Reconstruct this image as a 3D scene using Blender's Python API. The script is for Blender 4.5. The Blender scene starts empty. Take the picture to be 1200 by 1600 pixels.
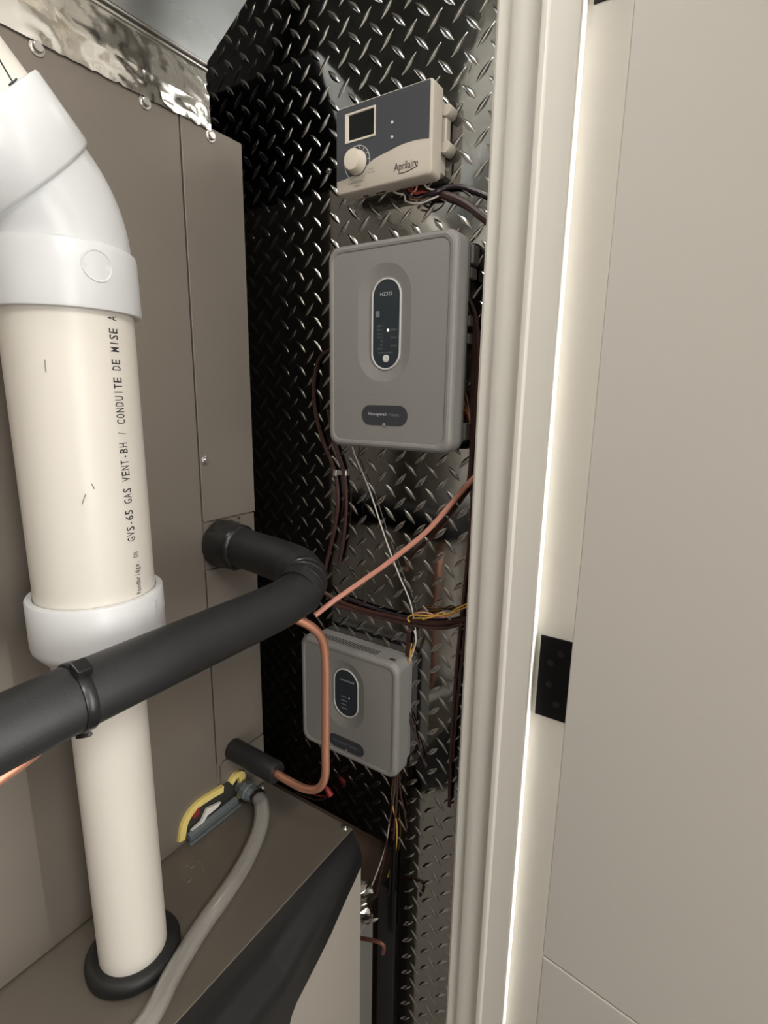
import bpy, bmesh, math, random
from mathutils import Vector, Matrix
random.seed(7)
C = bpy.context.scene.collection
PI = math.pi

# ------------------------------------------------------------------ camera
F = 835.08
YAW, PITCH, ROLL = math.radians(32.987), math.radians(12.174), math.radians(0.869)
def cam_axes():
    cy, sy, cp, sp = math.cos(YAW), math.sin(YAW), math.cos(PITCH), math.sin(PITCH)
    f = Vector((-sy*cp, cy*cp, -sp)); r = Vector((cy, sy, 0)); u = r.cross(f)
    c, s = math.cos(ROLL), math.sin(ROLL)
    return c*r+s*u, -s*r+c*u, f
RX, UP, FW = cam_axes()
cam = bpy.data.cameras.new('camera'); cam_o = bpy.data.objects.new('camera', cam); C.objects.link(cam_o)
cam.sensor_fit = 'VERTICAL'; cam.sensor_height = 36.0; cam.sensor_width = 27.0
cam.lens = 36.0*F/1600.0; cam.clip_start = 0.01
cam_o.matrix_world = Matrix(((RX.x, UP.x, -FW.x, 0), (RX.y, UP.y, -FW.y, 0), (RX.z, UP.z, -FW.z, 0), (0, 0, 0, 1)))
bpy.context.scene.camera = cam_o

# ------------------------------------------------------------------ world, lights, exposure
world = bpy.data.worlds.new('world'); bpy.context.scene.world = world; world.use_nodes = True
world.node_tree.nodes['Background'].inputs[0].default_value = (1.0, 0.97, 0.92, 1)
world.node_tree.nodes['Background'].inputs[1].default_value = 0.25
vs = bpy.context.scene.view_settings
vs.view_transform = 'Standard'; vs.look = 'None'; vs.gamma = 1.0; vs.use_curve_mapping = False
vs.exposure = 0.74
def area(name, loc, target, size, power, col):
    l = bpy.data.lights.new(name, 'AREA'); l.size = size; l.energy = power; l.color = col
    o = bpy.data.objects.new(name, l); C.objects.link(o); o.location = loc
    o.rotation_euler = (Vector(target)-Vector(loc)).to_track_quat('-Z', 'Y').to_euler()
    return o
area('hall_ceiling_lamp', (0.90, -0.25, 0.99), (0.10, 0.0, -0.5), 0.6, 13.0, (1.0, 0.975, 0.935))
area('hall_front_fill', (2.30, -0.55, -0.15), (0.0, 0.15, -0.25), 1.3, 24.0, (1.0, 0.985, 0.96))  # unseen fill light, added to brighten the lower part from the front
area('closet_ceiling_lamp', (-0.30, -0.16, 1.02), (-0.30, -0.10, 0.0), 0.22, 3.6, (1.0, 0.975, 0.935))
gap_l = area('hinge_gap_strip', (0.95, 0.485, 0.0), (-0.1, 0.505, 0.0), 0.30, 11.0, (1.0, 0.985, 0.96))  # unseen strip behind the door, shaped to shine through the hinge gap
gap_l.data.shape = 'RECTANGLE'; gap_l.data.size = 0.14; gap_l.data.size_y = 1.9; gap_l.data.spread = math.radians(80)

# ------------------------------------------------------------------ materials
def mat(name, col, rough=0.5, metal=0.0, bump=0.0, bscale=200.0, var=0.0, vscale=20.0, rvar=0.0, spec=0.5, trans=0.0, emit=0.0, coat=0.0, ior=None, stretch=None):
    m = bpy.data.materials.new(name); m.use_nodes = True
    nt = m.node_tree; b = nt.nodes['Principled BSDF']
    b.inputs['Base Color'].default_value = (*col, 1); b.inputs['Roughness'].default_value = rough
    b.inputs['Metallic'].default_value = metal; b.inputs['Specular IOR Level'].default_value = spec
    b.inputs['Transmission Weight'].default_value = trans; b.inputs['Coat Weight'].default_value = coat
    if ior: b.inputs['IOR'].default_value = ior
    if emit:
        b.inputs['Emission Color'].default_value = (*col, 1); b.inputs['Emission Strength'].default_value = emit
    tc = nt.nodes.new('ShaderNodeTexCoord'); src = tc.outputs['Object']
    if stretch:
        mp = nt.nodes.new('ShaderNodeMapping'); mp.inputs['Scale'].default_value = stretch
        nt.links.new(src, mp.inputs[0]); src = mp.outputs[0]
    if var or rvar:
        n = nt.nodes.new('ShaderNodeTexNoise'); n.inputs['Scale'].default_value = vscale; n.inputs['Detail'].default_value = 6
        nt.links.new(src, n.inputs['Vector'])
        if var:
            mx = nt.nodes.new('ShaderNodeMix'); mx.data_type = 'RGBA'
            mx.inputs[6].default_value = (*[max(0, c*(1-var)) for c in col], 1); mx.inputs[7].default_value = (*[min(1, c*(1+var)) for c in col], 1)
            nt.links.new(n.outputs['Fac'], mx.inputs[0]); nt.links.new(mx.outputs[2], b.inputs['Base Color'])
        if rvar:
            mr = nt.nodes.new('ShaderNodeMapRange'); mr.inputs[1].default_value = 0.3; mr.inputs[2].default_value = 0.7
            mr.inputs[3].default_value = max(0.02, rough-rvar); mr.inputs[4].default_value = rough+rvar
            nt.links.new(n.outputs['Fac'], mr.inputs[0]); nt.links.new(mr.outputs[0], b.inputs['Roughness'])
    if bump:
        n2 = nt.nodes.new('ShaderNodeTexNoise'); n2.inputs['Scale'].default_value = bscale; n2.inputs['Detail'].default_value = 4
        nt.links.new(src, n2.inputs['Vector'])
        bp = nt.nodes.new('ShaderNodeBump'); bp.inputs['Strength'].default_value = bump; bp.inputs['Distance'].default_value = 0.001
        nt.links.new(n2.outputs['Fac'], bp.inputs['Height']); nt.links.new(bp.outputs[0], b.inputs['Normal'])
    return m
M = dict(
    plate=mat('diamond_plate_metal', (0.27, 0.267, 0.260), 0.09, 1.0, rvar=0.04, vscale=9.0, bump=0.25, bscale=28.0),
    tread=mat('tread_metal_lightened', (0.46, 0.455, 0.445), 0.15, 1.0),  # same metal as the plate, colour lightened to brighten the highlight streaks
    taupe=mat('taupe_cabinet_paint', (0.215, 0.187, 0.158), 0.42, 0.35, var=0.05, vscale=6.0, bump=0.05, bscale=900.0),
    shelf=mat('taupe_shelf_paint', (0.175, 0.152, 0.125), 0.40, 0.3, var=0.10, vscale=9.0, bump=0.05, bscale=900.0),
    seam=mat('seam_dark', (0.03, 0.026, 0.022), 0.7),
    lightgrey=mat('light_grey_door_paint', (0.42, 0.385, 0.335), 0.45, 0.1),
    blackgloss=mat('black_trim_plastic', (0.008, 0.008, 0.0095), 0.30),
    black=mat('black_metal', (0.004, 0.004, 0.005), 0.45, spec=0.2),
    rubber=mat('black_rubber', (0.012, 0.012, 0.012), 0.5),
    foam=mat('black_pipe_foam', (0.013, 0.013, 0.014), 0.5, bump=0.15, bscale=500.0, var=0.2, vscale=30.0),
    tape=mat('black_wrap_tape', (0.012, 0.012, 0.012), 0.33, bump=0.3, bscale=90.0),
    pvc=mat('cream_pvc', (0.74, 0.70, 0.635), 0.34, var=0.03, vscale=14.0, stretch=(1, 1, 0.2)),
    fitting=mat('white_pvc_fitting', (0.68, 0.69, 0.70), 0.30),
    ink=mat('black_ink', (0.02, 0.02, 0.022), 0.6),
    galv=mat('galvanised_sheet', (0.52, 0.55, 0.565), 0.22, 1.0, rvar=0.10, vscale=7.0, var=0.10, bump=0.1, bscale=12.0),
    foil=mat('foil_tape_metal', (0.80, 0.78, 0.74), 0.13, 1.0, rvar=0.06, vscale=25.0, bump=0.15, bscale=60.0),
    trim=mat('cream_trim_paint', (0.66, 0.632, 0.575), 0.38, bump=0.03, bscale=300.0),
    door=mat('cream_door_paint', (0.60, 0.57, 0.52), 0.45, bump=0.03, bscale=300.0),
    boxgrey=mat('warm_grey_enclosure', (0.215, 0.206, 0.194), 0.5, bump=0.08, bscale=1500.0),
    boxback=mat('grey_enclosure_back', (0.20, 0.19, 0.18), 0.55),
    rim=mat('pale_grey_rim', (0.55, 0.55, 0.53), 0.35),
    display=mat('dark_blue_overlay', (0.020, 0.027, 0.034), 0.38),
    pill=mat('dark_grey_badge', (0.035, 0.036, 0.042), 0.5),
    label=mat('pale_print', (0.50, 0.51, 0.52), 0.6),
    dim=mat('dim_print', (0.17, 0.175, 0.19), 0.6),
    cream=mat('cream_control_plastic', (0.47, 0.42, 0.355), 0.5),
    knob=mat('cream_knob_plastic', (0.62, 0.555, 0.47), 0.4),
    navy=mat('charcoal_navy_overlay', (0.040, 0.043, 0.052), 0.45),
    lcd=mat('dark_display_glass', (0.006, 0.007, 0.006), 0.35, spec=0.2),
    led=mat('lit_led', (0.95, 1.0, 0.55), 0.4, emit=4.0),
    copper=mat('copper', (0.83, 0.40, 0.27), 0.34, 0.8, var=0.08, vscale=60.0),
    coppercable=mat('pinkish_cable_jacket', (0.56, 0.25, 0.18), 0.45),
    hook=mat('dark_copper', (0.20, 0.085, 0.06), 0.4, 0.5),  # darker, browner copper for the short tube end
    brown=mat('brown_cable_jacket', (0.050, 0.021, 0.016), 0.4),
    whitewire=mat('white_wire', (0.55, 0.52, 0.47), 0.45),
    gold=mat('yellow_wire', (0.52, 0.30, 0.06), 0.4),
    redwire=mat('red_wire', (0.26, 0.022, 0.018), 0.5),
    bluewire=mat('dark_violet_wire', (0.022, 0.014, 0.022), 0.4),
    yellow=mat('yellow_foam', (0.78, 0.62, 0.20), 0.9, bump=0.5, bscale=600.0, var=0.12, vscale=120.0),
    steel=mat('screw_steel', (0.62, 0.60, 0.57), 0.28, 1.0),
    pan=mat('grey_drain_pan', (0.13, 0.15, 0.155), 0.5),
    paper=mat('pale_paper', (0.75, 0.72, 0.66), 0.7),
    vinyl=mat('clear_vinyl', (0.97, 0.95, 0.91), 0.05, trans=0.88, ior=1.33, coat=0.6),
    wallpaint=mat('hall_paint', (0.72, 0.68, 0.61), 0.6, bump=0.05, bscale=150.0),
    darkwall=mat('dark_closet_paint', (0.05, 0.045, 0.042), 0.6),
    dimhall=mat('hall_paint_dimmed', (0.10, 0.095, 0.09), 0.6),  # unlit look of the hall put into the wall colour
    board=mat('brown_board', (0.20, 0.13, 0.09), 0.7, var=0.2, vscale=30.0, stretch=(1, 1, 0.1)),
    floor=mat('grey_floor', (0.22, 0.20, 0.18), 0.5, var=0.15, vscale=5.0),
    gapdark=mat('gap_black', (0.012, 0.010, 0.009), 0.7),
    ductgrey=mat('grey_duct_side', (0.25, 0.235, 0.215), 0.5, 0.3),
)

# ------------------------------------------------------------------ helpers
def ray(px, py):
    return RX*((px-600)/F) - UP*((py-800)/F) + FW
def onX(px, py, X): d = ray(px, py); return d*(X/d.x)
def onY(px, py, Y): d = ray(px, py); return d*(Y/d.y)
def onZ(px, py, Z): d = ray(px, py); return d*(Z/d.z)

def tag(o, label=None, cat=None, group=None, kind=None):
    if label: o['label'] = label
    if cat: o['category'] = cat
    if group: o['group'] = group
    if kind: o['kind'] = kind
    return o
def thing(name, label, cat, loc=(0, 0, 0), group=None):
    o = bpy.data.objects.new(name, None); C.objects.link(o); o.location = loc; o.empty_display_size = 0.02
    return tag(o, label, cat, group)
def link(name, me, m, parent=None):
    o = bpy.data.objects.new(name, me); C.objects.link(o)
    if m is not None and len(me.materials) == 0: me.materials.append(m)
    if parent is not None:
        o.parent = parent
        p = parent; off = Vector((0, 0, 0))
        while p is not None: off += p.location; p = p.parent
        o.location = -off            # meshes are written in world coordinates
    return o
def obj(name, bm, m, parent=None, smooth=True, angle=40):
    bmesh.ops.recalc_face_normals(bm, faces=bm.faces)
    me = bpy.data.meshes.new(name); 
    for f in bm.faces: f.smooth = smooth
    if smooth:
        a = math.radians(angle)
        for e in bm.edges:
            if len(e.link_faces) == 2 and e.calc_face_angle(0) > a: e.smooth = False
    bm.to_mesh(me); bm.free()
    return link(name, me, m, parent)
def recenter(o):
    "put the origin of a part at its bounding-box centre"
    vs_ = [v.co for v in o.data.vertices]
    c = Vector([(min(v[i] for v in vs_)+max(v[i] for v in vs_))/2 for i in range(3)])
    o.data.transform(Matrix.Translation(-c)); o.location = o.location + c
    return o
def struct(name, bm, m, smooth=False):
    o = obj(name, bm, m, None, smooth); o['kind'] = 'structure'; return o
def add_box(bm, a, b, bevel=0.0, seg=2):
    r = bmesh.ops.create_cube(bm, size=1.0)
    vs_ = r['verts']
    for v in vs_:
        for i in range(3): v.co[i] = a[i] + (v.co[i]+0.5)*(b[i]-a[i])
    if bevel:
        es = list({e for v in vs_ for e in v.link_edges})
        bmesh.ops.bevel(bm, geom=es, offset=bevel, segments=seg, profile=0.5, affect='EDGES')
    return bm
def box(a, b, bevel=0.0, seg=2): return add_box(bmesh.new(), a, b, bevel, seg)
def loft(bm, rings, closed=True, cap0=True, cap1=True):
    R = [[bm.verts.new(p) for p in r] for r in rings]
    n = len(R[0])
    for i in range(len(R)-1):
        for k in range(n if closed else n-1):
            k2 = (k+1) % n
            bm.faces.new((R[i][k], R[i][k2], R[i+1][k2], R[i+1][k]))
    if cap0: bm.faces.new(R[0][::-1])
    if cap1: bm.faces.new(R[-1])
    return R
def spline(pts, n=8):
    pts = [Vector(p) for p in pts]
    if len(pts) < 3: 
        return [pts[0].lerp(pts[1], i/n) for i in range(n+1)]
    out = []
    P = [pts[0]*2-pts[1]] + pts + [pts[-1]*2-pts[-2]]
    for i in range(1, len(P)-2):
        a, b, c, d = P[i-1], P[i], P[i+1], P[i+2]
        for k in range(n):
            t = k/n
            out.append(0.5*((2*b)+(c-a)*t+(2*a-5*b+4*c-d)*t*t+(3*b-a-3*c+d)*t**3))
    out.append(pts[-1])
    return out
def sweep_rings(path, rad, seg=12):
    rings = []; n = len(path); nrm = None
    for i, p in enumerate(path):
        t = (path[min(i+1, n-1)]-path[max(i-1, 0)]).normalized()
        if nrm is None:
            ref = Vector((0, 0, 1)) if abs(t.z) < 0.9 else Vector((1, 0, 0))
            nrm = (ref - t*ref.dot(t)).normalized()
        else:
            nrm = (nrm - t*nrm.dot(t)).normalized()
        bn = t.cross(nrm)
        r = rad(i/(n-1)) if callable(rad) else rad
        rings.append([p + (nrm*math.cos(2*PI*k/seg) + bn*math.sin(2*PI*k/seg))*r for k in range(seg)])
    return rings
def tube(path, rad, seg=12, bm=None):
    bm = bm or bmesh.new(); loft(bm, sweep_rings(path, rad, seg)); return bm
def lathe(prof, c, axis=(0, 0, 1), seg=48, bm=None, cap=True):
    "prof: list of (radius, height along axis)"
    bm = bm or bmesh.new(); ax = Vector(axis).normalized()
    e1 = ax.cross(Vector((0.3, 1, 0.2))).normalized(); e2 = ax.cross(e1); c = Vector(c)
    loft(bm, [[c+ax*h+(e1*math.cos(2*PI*k/seg)+e2*math.sin(2*PI*k/seg))*r for k in range(seg)] for r, h in prof], cap0=cap, cap1=cap)
    return bm
def prism(poly, axis, a, b, bm=None):
    "poly of 2-D points extruded along an axis from a to b"
    bm = bm or bmesh.new()
    def P(u, v, w): return {'x': (w, u, v), 'y': (u, w, v), 'z': (u, v, w)}[axis]
    loft(bm, [[P(u, v, a) for u, v in poly], [P(u, v, b) for u, v in poly]])
    return bm
def screw_head(name, c, axis, r, m, parent):
    bm = lathe([(r*1.45, 0), (r*1.5, r*0.2), (r*1.4, r*0.3), (r*0.95, r*0.32), (r*0.95, r*0.8), (r*0.8, r*1.0)], c, axis, 12)
    return obj(name, bm, m, parent)
TEXT_CACHE = []
def text_mesh(s, size, spacing=1.0, off=0.0):
    cu = bpy.data.curves.new('lettering', 'FONT'); cu.body = s; cu.size = size; cu.space_character = spacing; cu.align_x = 'CENTER'
    cu.resolution_u = 2; cu.offset = off
    o = bpy.data.objects.new('lettering', cu); C.objects.link(o)
    dg = bpy.context.evaluated_depsgraph_get(); me = bpy.data.meshes.new_from_object(o.evaluated_get(dg))
    bpy.data.objects.remove(o); me.materials.clear()
    return me
def mono_mesh(s):
    "every character in a cell of one width, as a printer on a pipe line sets it"
    bm = bmesh.new()
    for i, ch in enumerate(s):
        if ch == ' ': continue
        m_ = text_mesh(ch, 1.0, off=0.004); xs = [v.co.x for v in m_.vertices]; c_ = (min(xs)+max(xs))/2; w_ = max(xs)-min(xs)
        k = min(0.50/w_, 1.25) if ch.isalnum() else min(0.42/w_, 0.8)
        if ch in 'Iil1': k = min(k, 1.0)
        for v in m_.vertices: v.co.x = (v.co.x-c_)*k + i*0.66
        bm.from_mesh(m_); bpy.data.meshes.remove(m_)
    me = bpy.data.meshes.new('lettering'); bm.to_mesh(me); bm.free(); return me
def wall_text(s, cx, cz, width, height, Y, m, parent, name='lettering', bold=0.0):
    "flat print on a face that looks to -Y, fitted to width x height"
    me = text_mesh(s, 1.0)
    xs = [v.co.x for v in me.vertices]; ys = [v.co.y for v in me.vertices]
    x0, x1, y0, y1 = min(xs), max(xs), min(ys), max(ys)
    for v in me.vertices:
        v.co = Vector((cx+((v.co.x-x0)/(x1-x0)-0.5)*width, Y, cz+((v.co.y-y0)/(y1-y0)-0.5)*height))
    return recenter(link(name, me, m, parent))
def cyl_text(s, A, R, theta, zc, length, height, m, parent, frame=None, name='lettering'):
    "print wrapped on a pipe, running up its length, letter tops turned to decreasing azimuth"
    me = mono_mesh(s)
    xs = [v.co.x for v in me.vertices]; ys = [v.co.y for v in me.vertices]
    x0, x1, y0, y1 = min(xs), max(xs), min(ys), max(ys)
    for v in me.vertices:
        h = zc+((v.co.x-x0)/(x1-x0)-0.5)*length
        th = theta - ((v.co.y-y0)/(y1-y0)-0.5)*height/R
        v.co = Vector((A[0]+math.cos(th)*(R+0.0003), A[1]+math.sin(th)*(R+0.0003), h)) if frame is None else frame(th, h, R+0.0003)
    return recenter(link(name, me, m, parent))

# rounded rectangle / stadium rings sampled by angle about a common centre
def sd_rr(x, z, cx, cz, hw, hh, r):
    qx, qz = abs(x-cx)-(hw-r), abs(z-cz)-(hh-r)
    return math.hypot(max(qx, 0), max(qz, 0)) + min(max(qx, qz), 0) - r
def ring_rr(c, cx, cz, hw, hh, r, Y, angs):
    out = []
    for a in angs:
        lo, hi = 0.0, 1.0
        for _ in range(40):
            m_ = (lo+hi)/2
            if sd_rr(c[0]+math.cos(a)*m_, c[1]+math.sin(a)*m_, cx, cz, hw, hh, r) < 0: lo = m_
            else: hi = m_
        out.append(Vector((c[0]+math.cos(a)*lo, Y, c[1]+math.sin(a)*lo)))
    return out
def angles_for(c, rects, n=120):
    A = set(round(2*PI*k/n, 5) for k in range(n))
    for (cx, cz, hw, hh, r) in rects:
        for sx in (-1, 1):
            for sz in (-1, 1):
                for k in range(7):
                    t = PI/2*k/6
                    x = cx+sx*(hw-r+r*math.cos(t)); z = cz+sz*(hh-r+r*math.sin(t))
                    A.add(round(math.atan2(z-c[1], x-c[0]) % (2*PI), 5))
    A = sorted(A); B = [A[0]]
    for a in A[1:]:
        if a-B[-1] > 0.004: B.append(a)
    return B

# ------------------------------------------------------------------ setting
WY = 0.542            # face of the diamond plate
PX = -0.496           # face of the coil cabinet
SZ = -0.535           # top of the furnace
# the plate itself, with the lower left part cut away
CUTX, CUTZ = -0.3195, -0.617
plate_poly = [(-1.10, 1.04), (-0.205, 1.04), (-0.205, -1.40), (CUTX, -1.40), (CUTX, CUTZ), (-1.10, CUTZ)]
wall = struct('wall_right', prism(plate_poly, 'y', WY, WY+0.003), M['plate'])
tag(wall, 'mirror-bright diamond tread plate wall behind the control boxes')
# raised treads
def tread_bm(L=0.0245, W=0.0062, H=0.0013):
    bm = bmesh.new(); n = 7; rings = []
    top = []; 
    left, right, lm, rm_ = [], [], [], []
    for i in range(n):
        t = -1+2*i/(n-1); w = W/2*(1-abs(t)**1.7); h = H*(1-abs(t)**2.2)
        x = t*L/2
        left.append(Vector((x, 0, w))); right.append(Vector((x, 0, -w)))
        lm.append(Vector((x, -h*0.80, w*0.42))); rm_.append(Vector((x, -h*0.80, -w*0.42))); top.append(Vector((x, -h, 0)))
    rows = [left, lm, top, rm_, right]
    V = [[bm.verts.new(p) for p in r] for r in rows]
    for a in range(4):
        for k in range(n-1):
            bm.faces.new((V[a][k], V[a][k+1], V[a+1][k+1], V[a+1][k]))
    bmesh.ops.remove_doubles(bm, verts=bm.verts, dist=1e-6)
    bmesh.ops.dissolve_degenerate(bm, edges=bm.edges, dist=1e-7)
    bmesh.ops.recalc_face_normals(bm, faces=bm.faces)
    if sum(f.normal.y for f in bm.faces) > 0: bmesh.ops.reverse_faces(bm, faces=bm.faces)
    return bm
pa, pb = 0.02806, 0.0288
ox, oz = -0.00677, 0.00358
spots = []
for i in range(-40, -6):
    for j in range(-52, 40):
        for k in (0, 1):
            x = ox+(i+0.5*k)*pa; z = oz+(j+0.5*k)*pb
            if x < -0.66 or x > -0.228 or z < -0.98 or z > 0.52: continue
            if x < CUTX+0.008 and z < CUTZ+0.008: continue
            inframe = -0.56 < x and -0.86 < z < 0.44
            if not inframe and not (x > -0.66): continue
            p = Vector((x, WY, z)); f_ = p.dot(FW)
            sx, sy = 600+F*p.dot(RX)/f_, 800-F*p.dot(UP)/f_
            hidden = (sx < 395 and sy > 225) or not (330 < sx < 790 and -10 < sy < 1610)
            hidden = hidden or (525 < sx < 680 and 165 < sy < 290) or (520 < sx < 705 and 390 < sy < 690) or (475 < sx < 620 and 1030 < sy < 1170)
            spots.append((hidden, p.length, x, z, k))
spots.sort(key=lambda s: (s[0], s[1]))
tb = tread_bm(); tme = bpy.data.meshes.new('tread')
for f in tb.faces: f.smooth = True
tb.to_mesh(tme); tb.free(); tme.materials.append(M['tread'])
rest = bmesh.new()
for n_, (hd, dist, x, z, k) in enumerate(spots):
    rot = Matrix.Rotation(math.radians(45 if k == 0 else -45), 4, 'Y')     # rotation about the wall normal
    mt = Matrix.Translation((x, WY, z)) @ rot
    if n_ < 300:
        o = bpy.data.objects.new('tread', tme); C.objects.link(o); o.parent = wall; o.matrix_local = mt
    else:
        t2 = tread_bm(); t2.transform(mt); me_ = bpy.data.meshes.new('t'); t2.to_mesh(me_); t2.free(); rest.from_mesh(me_); bpy.data.meshes.remove(me_)
ro = obj('far_treads', rest, M['tread'], wall, smooth=True, angle=80); ro['kind'] = 'stuff'

struct('wall_back', box((-1.14, -0.5, -1.40), (-1.10, 0.70, 1.05)), M['darkwall'])
struct('wall_left', box((-1.10, -0.50, -1.40), (-0.225, -0.46, 1.05)), M['wallpaint'])
struct('trim_4', box((-1.10, 0.575, -1.40), (-0.225, 0.60, -0.55)), M['board'])
struct('floor', box((-1.14, -1.5, -1.44), (2.4, 1.9, -1.40)), M['floor'])
struct('ceiling', box((-1.14, -1.5, 1.05), (2.4, 1.9, 1.09)), M['wallpaint'])
# front wall of the closet around the opening, and the hallway
struct('wall_front', add_box(add_box(box((-0.2213, 0.547, -1.40), (-0.09, 1.9, 1.05)), (-0.2213, -1.5, -1.40), (-0.09, -0.27, 1.05)), (-0.2213, -0.27, 0.70), (-0.09, 0.547, 1.05)), M['wallpaint'])
struct('wall_hall_far', box((2.36, -1.5, -1.40), (2.4, 1.9, 1.05)), M['wallpaint'])
struct('wall_hall_left', box((-0.09, -1.5, -1.40), (2.36, -1.46, 1.05)), M['dimhall'])
struct('wall_hall_right', box((-0.09, 1.86, -1.40), (2.36, 1.9, 1.05)), M['wallpaint'])
JY = 0.515
tag(struct('trim_1', box((-0.2213, JY, -1.40), (-0.088, 0.5415, 0.70), 0.001, 1), M['trim']), 'cream door jamb behind the black hinge plates')
struct('trim_3', box((-0.2213, -0.27, -1.40), (-0.088, -0.245, 0.70), 0.001, 1), M['trim'])
stop_prof = [(-0.1447, JY), (-0.1447, 0.4990), (-0.1452, 0.4978), (-0.1465, 0.4973), (-0.1690, 0.4975), (-0.1697, 0.4962), (-0.1712, 0.4950), (-0.1735, 0.4946),
             (-0.1758, 0.4950), (-0.1772, 0.4963), (-0.1778, 0.4985), (-0.1800, 0.5004), (-0.1850, 0.5012), (-0.1950, 0.5012), (-0.2025, 0.5018), (-0.2046, 0.5027),
             (-0.2052, 0.5050), (-0.2068, 0.5064), (-0.2180, 0.5066), (-0.2205, 0.5080), (-0.2213, 0.5105), (-0.2213, JY)]
st = obj('trim_2', prism(stop_prof, 'z', -1.40, 0.70), M['trim'], None, True, 28); st['kind'] = 'structure'; st['label'] = 'cream moulded door stop with bead beside the tread plate'

# the open door with its hinges
DP = Vector((-0.1005, 0.4735, 0)); DU = Vector((0.9903, -0.1389, 0)); DN = Vector((0.1389, 0.9903, 0))
def dbox(bm, u0, u1, n0, n1, z0, z1, bev=0.0):
    b2 = box((u0, n0, z0), (u1, n1, z1), bev, 2)
    for v in b2.verts: v.co = DP + DU*v.co.x + DN*v.co.y + Vector((0, 0, v.co.z))
    me_ = bpy.data.meshes.new('t'); b2.to_mesh(me_); b2.free(); bm.from_mesh(me_); bpy.data.meshes.remove(me_); return bm
door = obj('door_1', dbox(bmesh.new(), 0, 0.74, 0.003, 0.030, -1.39, 0.685, 0.001), M['door'], None, False)
door['kind'] = 'structure'; door['label'] = 'cream door standing open at the right edge'
GZ = -0.572
obj('upper_face', dbox(bmesh.new(), 0, 0.74, 0.0, 0.003, GZ+0.0010, 0.685, 0.0010), M['door'], door, False)
obj('lower_face', dbox(bmesh.new(), 0, 0.74, 0.0, 0.003, -1.39, GZ-0.0010, 0.0014), M['door'], door, False)
hz = onY(930, 7, JY).z
for (z0, z1) in ((-0.3245, -0.2350), (hz, hz+0.0895)):
    h = obj('hinge', box((-0.1400, JY-0.0012, z0), (-0.0935, JY+0.0002, z1), 0.0004, 1), M['black'], door, False)
    for k, (dx, dz) in enumerate(((0.021, 0.018), (0.012, 0.038), (0.012, 0.062), (0.021, 0.074))):
        obj('hinge_screw', lathe([(0.0034, 0), (0.0034, 0.0003), (0.0026, 0.0006), (0.0008, 0.0004)], (-0.1400+dx, JY-0.0011, z0+dz), (0, -1, 0), 14), M['blackgloss'], h)
    obj('hinge_knuckle', lathe([(0.0045, 0), (0.005, 0.001), (0.005, 0.0885), (0.0045, 0.0895)], (-0.0885, JY-0.0035, z0), (0, 0, 1), 14), M['black'], h)

# ------------------------------------------------------------------ coil cabinet
cab = thing('coil_cabinet', 'tall taupe sheet-metal coil cabinet with screwed front panel, beneath the foil-taped duct', 'cabinet', (-0.75, 0.10, SZ))
CE = 0.4645
obj('body', box((-1.02, -0.28, SZ+0.001), (PX-0.0025, CE-0.001, 0.2685), 0.002), M['taupe'], cab, False)
SY = 0.3835
# access panel with a notch at the bottom where the drain comes out
ap = [(-0.28, 0.2695), (SY, 0.2695), (SY, -0.532), (0.4180, -0.532) if False else (SY, -0.4890), (0.352, -0.4890), (0.334, -0.506), (0.330, -0.532), (-0.28, -0.532)]
ap = [(-0.28, 0.2695), (SY, 0.2695), (SY, -0.490), (0.352, -0.490), (0.336, -0.506), (0.332, -0.532), (-0.28, -0.532)]
obj('access_panel', prism(ap, 'x', PX-0.0025, PX), M['taupe'], cab, False)
obj('upper_plate', box((PX-0.0025, SY+0.0022, -0.1435), (PX+0.0006, CE, 0.2695), 0.0006, 1), M['taupe'], cab, False)
obj('pipe_plate', box((PX-0.0025, SY+0.0030, -0.2010), (PX-0.0012, CE-0.0005, -0.1450), 0.0003, 1), M['taupe'], cab, False)
obj('lower_plate', box((PX-0.0025, SY+0.0022, -0.4580), (PX+0.0006, CE, -0.2025), 0.0006, 1), M['taupe'], cab, False)
bp = [(0.390, -0.4640), (0.396, -0.4605), (CE, -0.4605), (CE, -0.5335), (0.429, -0.5335), (0.4285, -0.492), (0.390, -0.4915)]
obj('bottom_plate', prism(bp, 'x', PX-0.0025, PX+0.0004), M['taupe'], cab, False)
obj('seam', box((PX-0.0024, SY+0.0004, -0.4900), (PX-0.0020, SY+0.0020, 0.2500)), M['seam'], cab, False)
for (px, py, r) in ((57, 75, 0.0042), (226, 160, 0.0042), (328, 213, 0.0042), (320, 720, 0.0036)):
    p = onX(px, py, PX); screw_head('screw', (PX-0.0002 if px < 300 else PX+0.0005, p.y, p.z), (1, 0, 0), r, M['steel'], cab)
p = onX(373, 809, PX); obj('screw_hole', lathe([(0.0016, 0), (0.0016, 0.0002)], (PX+0.0006, p.y, p.z), (1, 0, 0), 12), M['seam'], cab)
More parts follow.
